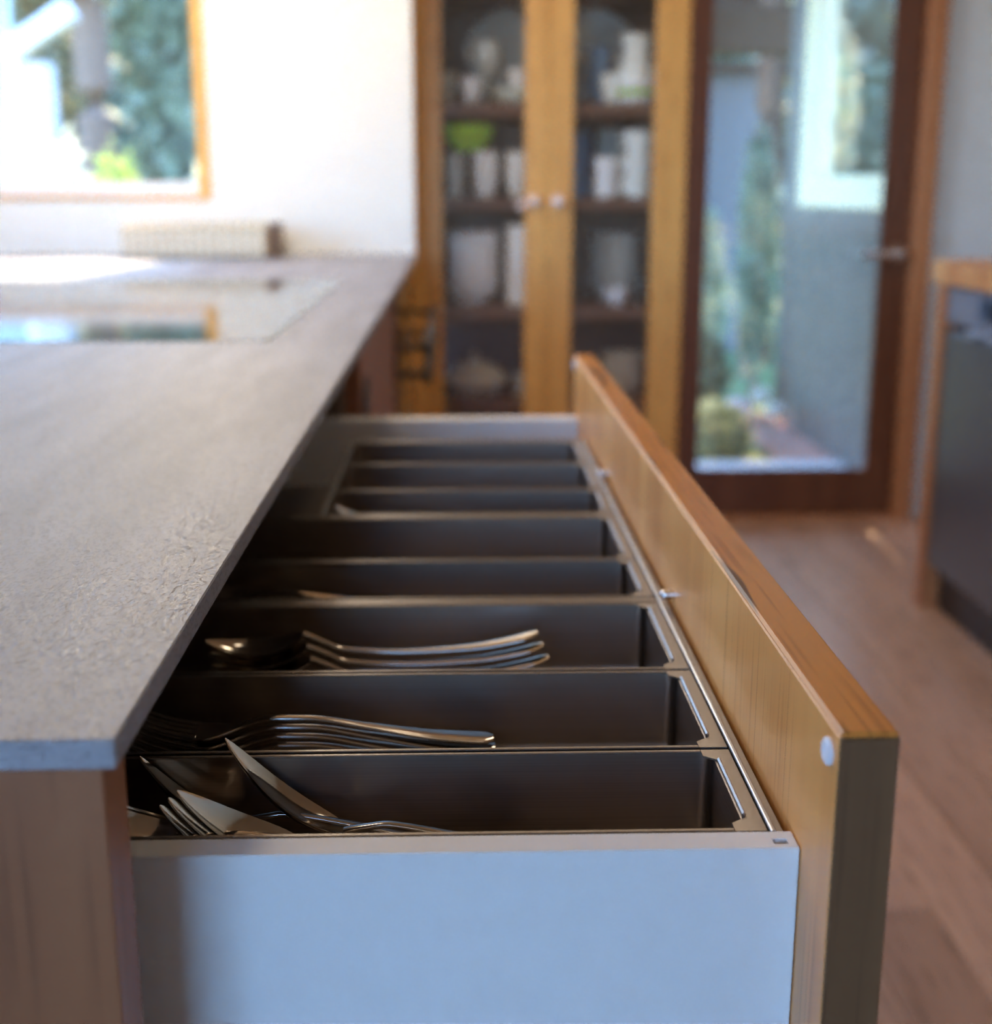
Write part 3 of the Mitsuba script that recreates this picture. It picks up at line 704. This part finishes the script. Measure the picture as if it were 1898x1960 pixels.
# ------------------------------------------------------------------ the garden
def leaves(c, r, n, s, seed, shell=0.55):
    g = np.random.default_rng(seed)
    d = g.normal(size=(n, 3))
    d /= np.linalg.norm(d, axis=1, keepdims=True)
    rad = (shell + (1 - shell) * g.random(n) ** 0.5) * (0.78 + 0.45 * meshkit.fbm(d * 1.7 + seed, 3, seed))
    p = np.asarray(c) + d * rad[:, None] * np.asarray(r)
    a = g.normal(size=(n, 3)); a /= np.linalg.norm(a, axis=1, keepdims=True)
    b = np.cross(a, g.normal(size=(n, 3))); b /= np.linalg.norm(b, axis=1, keepdims=True)
    k = s * (0.6 + 0.8 * g.random((n, 1)))
    v = np.stack([p - a * k, p + b * k * 0.42, p + a * k, p - b * k * 0.42], 1).reshape(-1, 3)
    i = np.arange(n)[:, None] * 4
    f = np.vstack([i + [0, 1, 2], i + [0, 2, 3]])
    return trimesh.Trimesh(v, f, process=False)


def trunk(pts, r0, r1):
    return tube(smooth_path(pts, 20), np.linspace(r0, r1, 20), 10)


GZ = -0.06
add('ground', box(-30, 30, YD + 0.15, 40, GZ - 0.4, GZ), 'mat_lawn', 'green garden ground outside the door and window', kind='structure')
t = thing('brick_paving', 'pinkish brick paving along the battened wall outside the door', 'paving')
add(t + '__bed', box(1.36, 1.60, 5.36, 6.6, GZ + 0.0005, GZ + 0.02), 'mat_brick')
add('door_step', box(0.6, 1.60, YD + 0.16, 5.35, GZ + 0.0005, GZ + 0.03, 0.01), 'mat_pale_stone', 'pale stone step outside the glazed door', 'step')

# ribbed wing of the house with its window
t = thing('house_wing', 'blue-grey battened wall of the house outside the door, with a cream framed window', 'building')


def boards(y0, y1, z0, z1, pitch=0.085):
    for k in range(int(math.ceil((y1 - y0) / pitch))):
        a, b = y0 + k * pitch, min(y0 + k * pitch + 0.056, y1)
        if b - a > 0.02:
            add('house_wing__batten', box(1.605, 1.645, a, b, z0, z1, 0.004), 'mat_cladding')


wy0, wy1, wz0 = 4.55, 6.18, 1.0
add(t + '__wall', join(box(1.6455, 1.68, YD + 0.15, wy1, GZ, wz0), box(1.6455, 1.68, wy1, 6.62, GZ, 3.2), box(1.6455, 1.68, YD + 0.15, wy0, wz0, 3.2), box(1.6455, 1.68, wy0, wy1, 2.5, 3.2)), 'mat_shed')
boards(YD + 0.16, wy1, GZ, wz0)
boards(wy1 + 0.001, 6.62, GZ, 3.2)
boards(YD + 0.16, wy0 - 0.001, wz0, 3.2)
fm = sub(box(1.570, 1.665, wy0, wy1, wz0, 2.5, 0.004), box(1.5, 1.8, wy0 + 0.07, wy1 - 0.16, wz0 + 0.13, 2.43))
add(t + '__window', fm, 'mat_cream_paint', 'cream painted window frame')
add(t + '__window__pane', box(1.630, 1.634, wy0 + 0.066, wy1 - 0.156, wz0 + 0.126, 2.434), 'mat_pane')
add(t + '__roof', box(1.42, 4.2, YD + 0.16, 6.75, 3.2, 3.3), 'mat_shed')

add('added_sun_roof', box(-0.1, 1.55, YD + 0.16, 7.0, 2.42, 2.50), 'mat_pergola', 'unseen dark roof slab added over the door step to block the sun', 'roof')  # added out of view to keep direct sun from entering the door

# dark pergola beam and shed seen through the left of the door glass
t = thing('pergola', 'dark timber pergola high outside the door, left of the battened wall', 'pergola')
add(t + '__beam', box(0.2, 2.05, 7.30, 7.50, 1.78, 2.02, 0.01), 'mat_pergola')
add(t + '__beam', box(0.2, 2.05, 8.50, 8.70, 2.06, 2.30, 0.01), 'mat_pergola')
for q in range(5):
    add(t + '__rafter', box(0.35 + q * 0.4, 0.43 + q * 0.4, 7.1, 8.9, 2.31, 2.42), 'mat_pergola')
for px, py in ((0.25, 7.34), (0.25, 8.54), (1.97, 8.54)):
    add(t + '__post', box(px, px + 0.09, py, py + 0.12, GZ, 2.05 if py > 8 else 1.78), 'mat_pergola')
t = thing('garden_shed', 'blue-grey garden shed behind the creeper, seen through the door glass', 'shed')
add(t + '__body', box(1.3, 2.25, 9.4, 10.6, GZ, 1.85, 0.01), 'mat_shed')
add(t + '__roof', box(1.2, 2.35, 9.3, 10.7, 1.85, 1.92, 0.01), 'mat_pergola')


def plant(name, label, cat, c, r, n, s, m, seed, base=None, group=None, stem=0.02):
    t = thing(name, label, cat, group)
    add(t + '__foliage', leaves(c, r, n, s, seed), m)
    b = base or [c[0], c[1], GZ]
    add(t + '__stem', trunk([b, [(b[0] + c[0]) / 2 + 0.02, (b[1] + c[1]) / 2, (b[2] + c[2]) / 2], c], stem, stem * 0.5), 'mat_bark', smooth=40)


# creeper and shrubs left of the battened wall
plant('creeper', 'teal green creeper climbing at the left edge of the battened wall', 'plant', [1.53, 6.78, 0.75], [0.10, 0.13, 0.62], 1300, 0.035, 'mat_leaf_blue', 11)
plant('shrub', 'blue-green bush at the left side of the door glass', 'shrub', [1.27, 7.30, 0.45], [0.24, 0.22, 0.55], 1700, 0.04, 'mat_leaf_blue', 12)
plant('shrub', 'dark bush low behind the white flowers outside the door', 'shrub', [1.18, 6.45, 0.16], [0.16, 0.2, 0.25], 900, 0.035, 'mat_leaf_mid', 13)
plant('shrub', 'small green plant beside the door step', 'shrub', [1.12, 5.62, 0.05], [0.16, 0.12, 0.13], 500, 0.03, 'mat_leaf_mid', 14)
t = thing('tree', 'slim dark tree trunk behind the creeper outside the door', 'tree')
add(t + '__trunk', trunk([[1.80, 8.05, GZ], [1.77, 8.05, 0.6], [1.82, 8.05, 1.4], [1.80, 8.05, 3.0]], 0.06, 0.04), 'mat_bark', smooth=40)
add(t + '__foliage', leaves([1.80, 8.05, 3.35], [0.9, 0.8, 0.5], 1500, 0.06, 15), 'mat_leaf_dark')
for i, (p, m, r, lab) in enumerate((([1.26, 5.86, 0.10], 'mat_lilac', 0.06, 'lilac white flower head lowest on the left outside the door'), ([1.42, 6.05, 0.135], 'mat_flower', 0.042, 'white flower head highest outside the door'), ([1.475, 6.0, 0.075], 'mat_flower', 0.040, 'white flower head nearest to the brick paving'))):
    t = thing('flower', lab, 'flower')
    add(t + '__head', leaves(p, [r, r, r * 0.8], 260, 0.014, 40 + i, 0.7), m)
    add(t + '__stem', trunk([[p[0], p[1] + 0.02, GZ], [p[0] - 0.01, p[1] + 0.01, (p[2] + GZ) / 2], p], 0.006, 0.004), 'mat_leaf_mid')

# beyond the kitchen window
t = thing('garden_post', 'thick white garden post with a slanting brace outside the window', 'post')
add(t + '__post', box(-2.27, -2.08, 7.0, 7.2, GZ, 1.70, 0.01), 'mat_white_paint')
br = box(-0.21, 0.21, -0.06, 0.06, -0.05, 0.05, 0.01)
br.apply_transform(trimesh.transformations.rotation_matrix(math.radians(-32), [0, 1, 0]))
br.apply_translation([-2.08, 6.93, 1.83])
add(t + '__brace', br, 'mat_white_paint')
hx = [(-2.75, 5.9, 0.62), (-1.72, 6.0, 0.68), (-1.38, 5.5, 0.62), (-0.98, 5.6, 0.66), (-0.50, 5.6, 0.62)]
hl = ['sunlit yellow-green bush at the left edge of the window', 'bush coloured pale for bright sun, right of the white post outside the window', 'sunlit rounded bush in the middle of the window', 'bush coloured pale for bright sun, low at the right of the window', 'sunlit bush hidden by the right window frame']
for i, (x, y, h) in enumerate(hx):
    plant('bush', hl[i], 'bush', [x, y, h], [0.18, 0.2, 0.60], 1500, 0.03, 'mat_leaf_painted_sun' if i in (1, 3) else 'mat_leaf_bright', 50 + i)  # on two bushes the pale leaf colour stands in for sun glare
plant('tall_shrub', 'tall yellow-green shrub at the far left of the window', 'shrub', [-2.72, 7.0, 1.2], [0.22, 0.25, 0.75], 1300, 0.04, 'mat_leaf_bright', 61)

plant('painted_glare_shrub', 'tall shrub coloured pale for sun highlights seen through the wing window', 'shrub', [2.50, 9.0, 1.5], [0.15, 0.15, 0.62], 700, 0.05, 'mat_leaf_painted_sun', 71)  # pale leaves painted as a column of bright highlights

tr = [(-8.6, 15.2, 3.0, 1.7), (-4.5, 12.0, 2.5, 1.25), (-4.6, 16.2, 3.2, 1.7), (-1.9, 12.2, 2.4, 1.1), (-0.9, 16.0, 3.0, 1.6), (2.0, 15.0, 2.8, 1.3), (4.3, 12.6, 2.8, 1.5), (6.6, 9.6, 2.8, 1.5), (5.6, 6.0, 2.6, 1.4), (9.0, 14.5, 3.4, 1.8), (-11.5, 11.0, 3.2, 1.8), (5.4, 16.3, 4.0, 1.7)]
tr.append((-2.46, 9.0, 3.3, 0.9))
tl = ['far left dark tree beyond the window', 'tree left behind the white post', 'tree with a brown trunk in the middle of the window', 'bluish tree at the right of the window', 'tree hidden behind the white wall', 'tree behind the shed', 'tree behind the ribbed wing', 'tree seen through the wing window, left', 'near tree seen through the wing window', 'far right tree behind the wing', 'farthest left tree of the garden', 'tall tree behind the wing', 'tree with a brown trunk just right of the white post']
for i, (x, y, h, r) in enumerate(tr):
    t = thing('tree', tl[i], 'tree', 'garden trees')
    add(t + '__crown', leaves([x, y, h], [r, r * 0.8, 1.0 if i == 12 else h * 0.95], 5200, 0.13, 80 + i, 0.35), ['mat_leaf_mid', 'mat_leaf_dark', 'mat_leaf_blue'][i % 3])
    add(t + '__painted_glint_leaves', leaves([x, y - 0.1, h], [r, r * 0.8, 1.0 if i == 12 else h * 0.95], 420, 0.10, 180 + i, 0.85), 'mat_leaf_painted_sun', 'leaves in a pale colour painted for sun glints', kind='stuff')  # paler leaves scattered as painted sun glints on the crown
    add(t + '__trunk', trunk([[x, y, GZ], [x + 0.1, y, h * 0.5], [x, y, h]], 0.17 if i < 12 else 0.13, 0.1), 'mat_bark', smooth=40)
hedge = join(*[leaves([x, 19.0 + (k % 2), 2.2], [1.8, 0.8, 3.0], 2600, 0.2, 120 + k, 0.2) for k, x in enumerate(np.arange(-13, 15, 2.4))])
add('hedge', hedge, 'mat_leaf_dark', 'dense dark hedge closing the far side of the garden', 'hedge', kind='stuff')
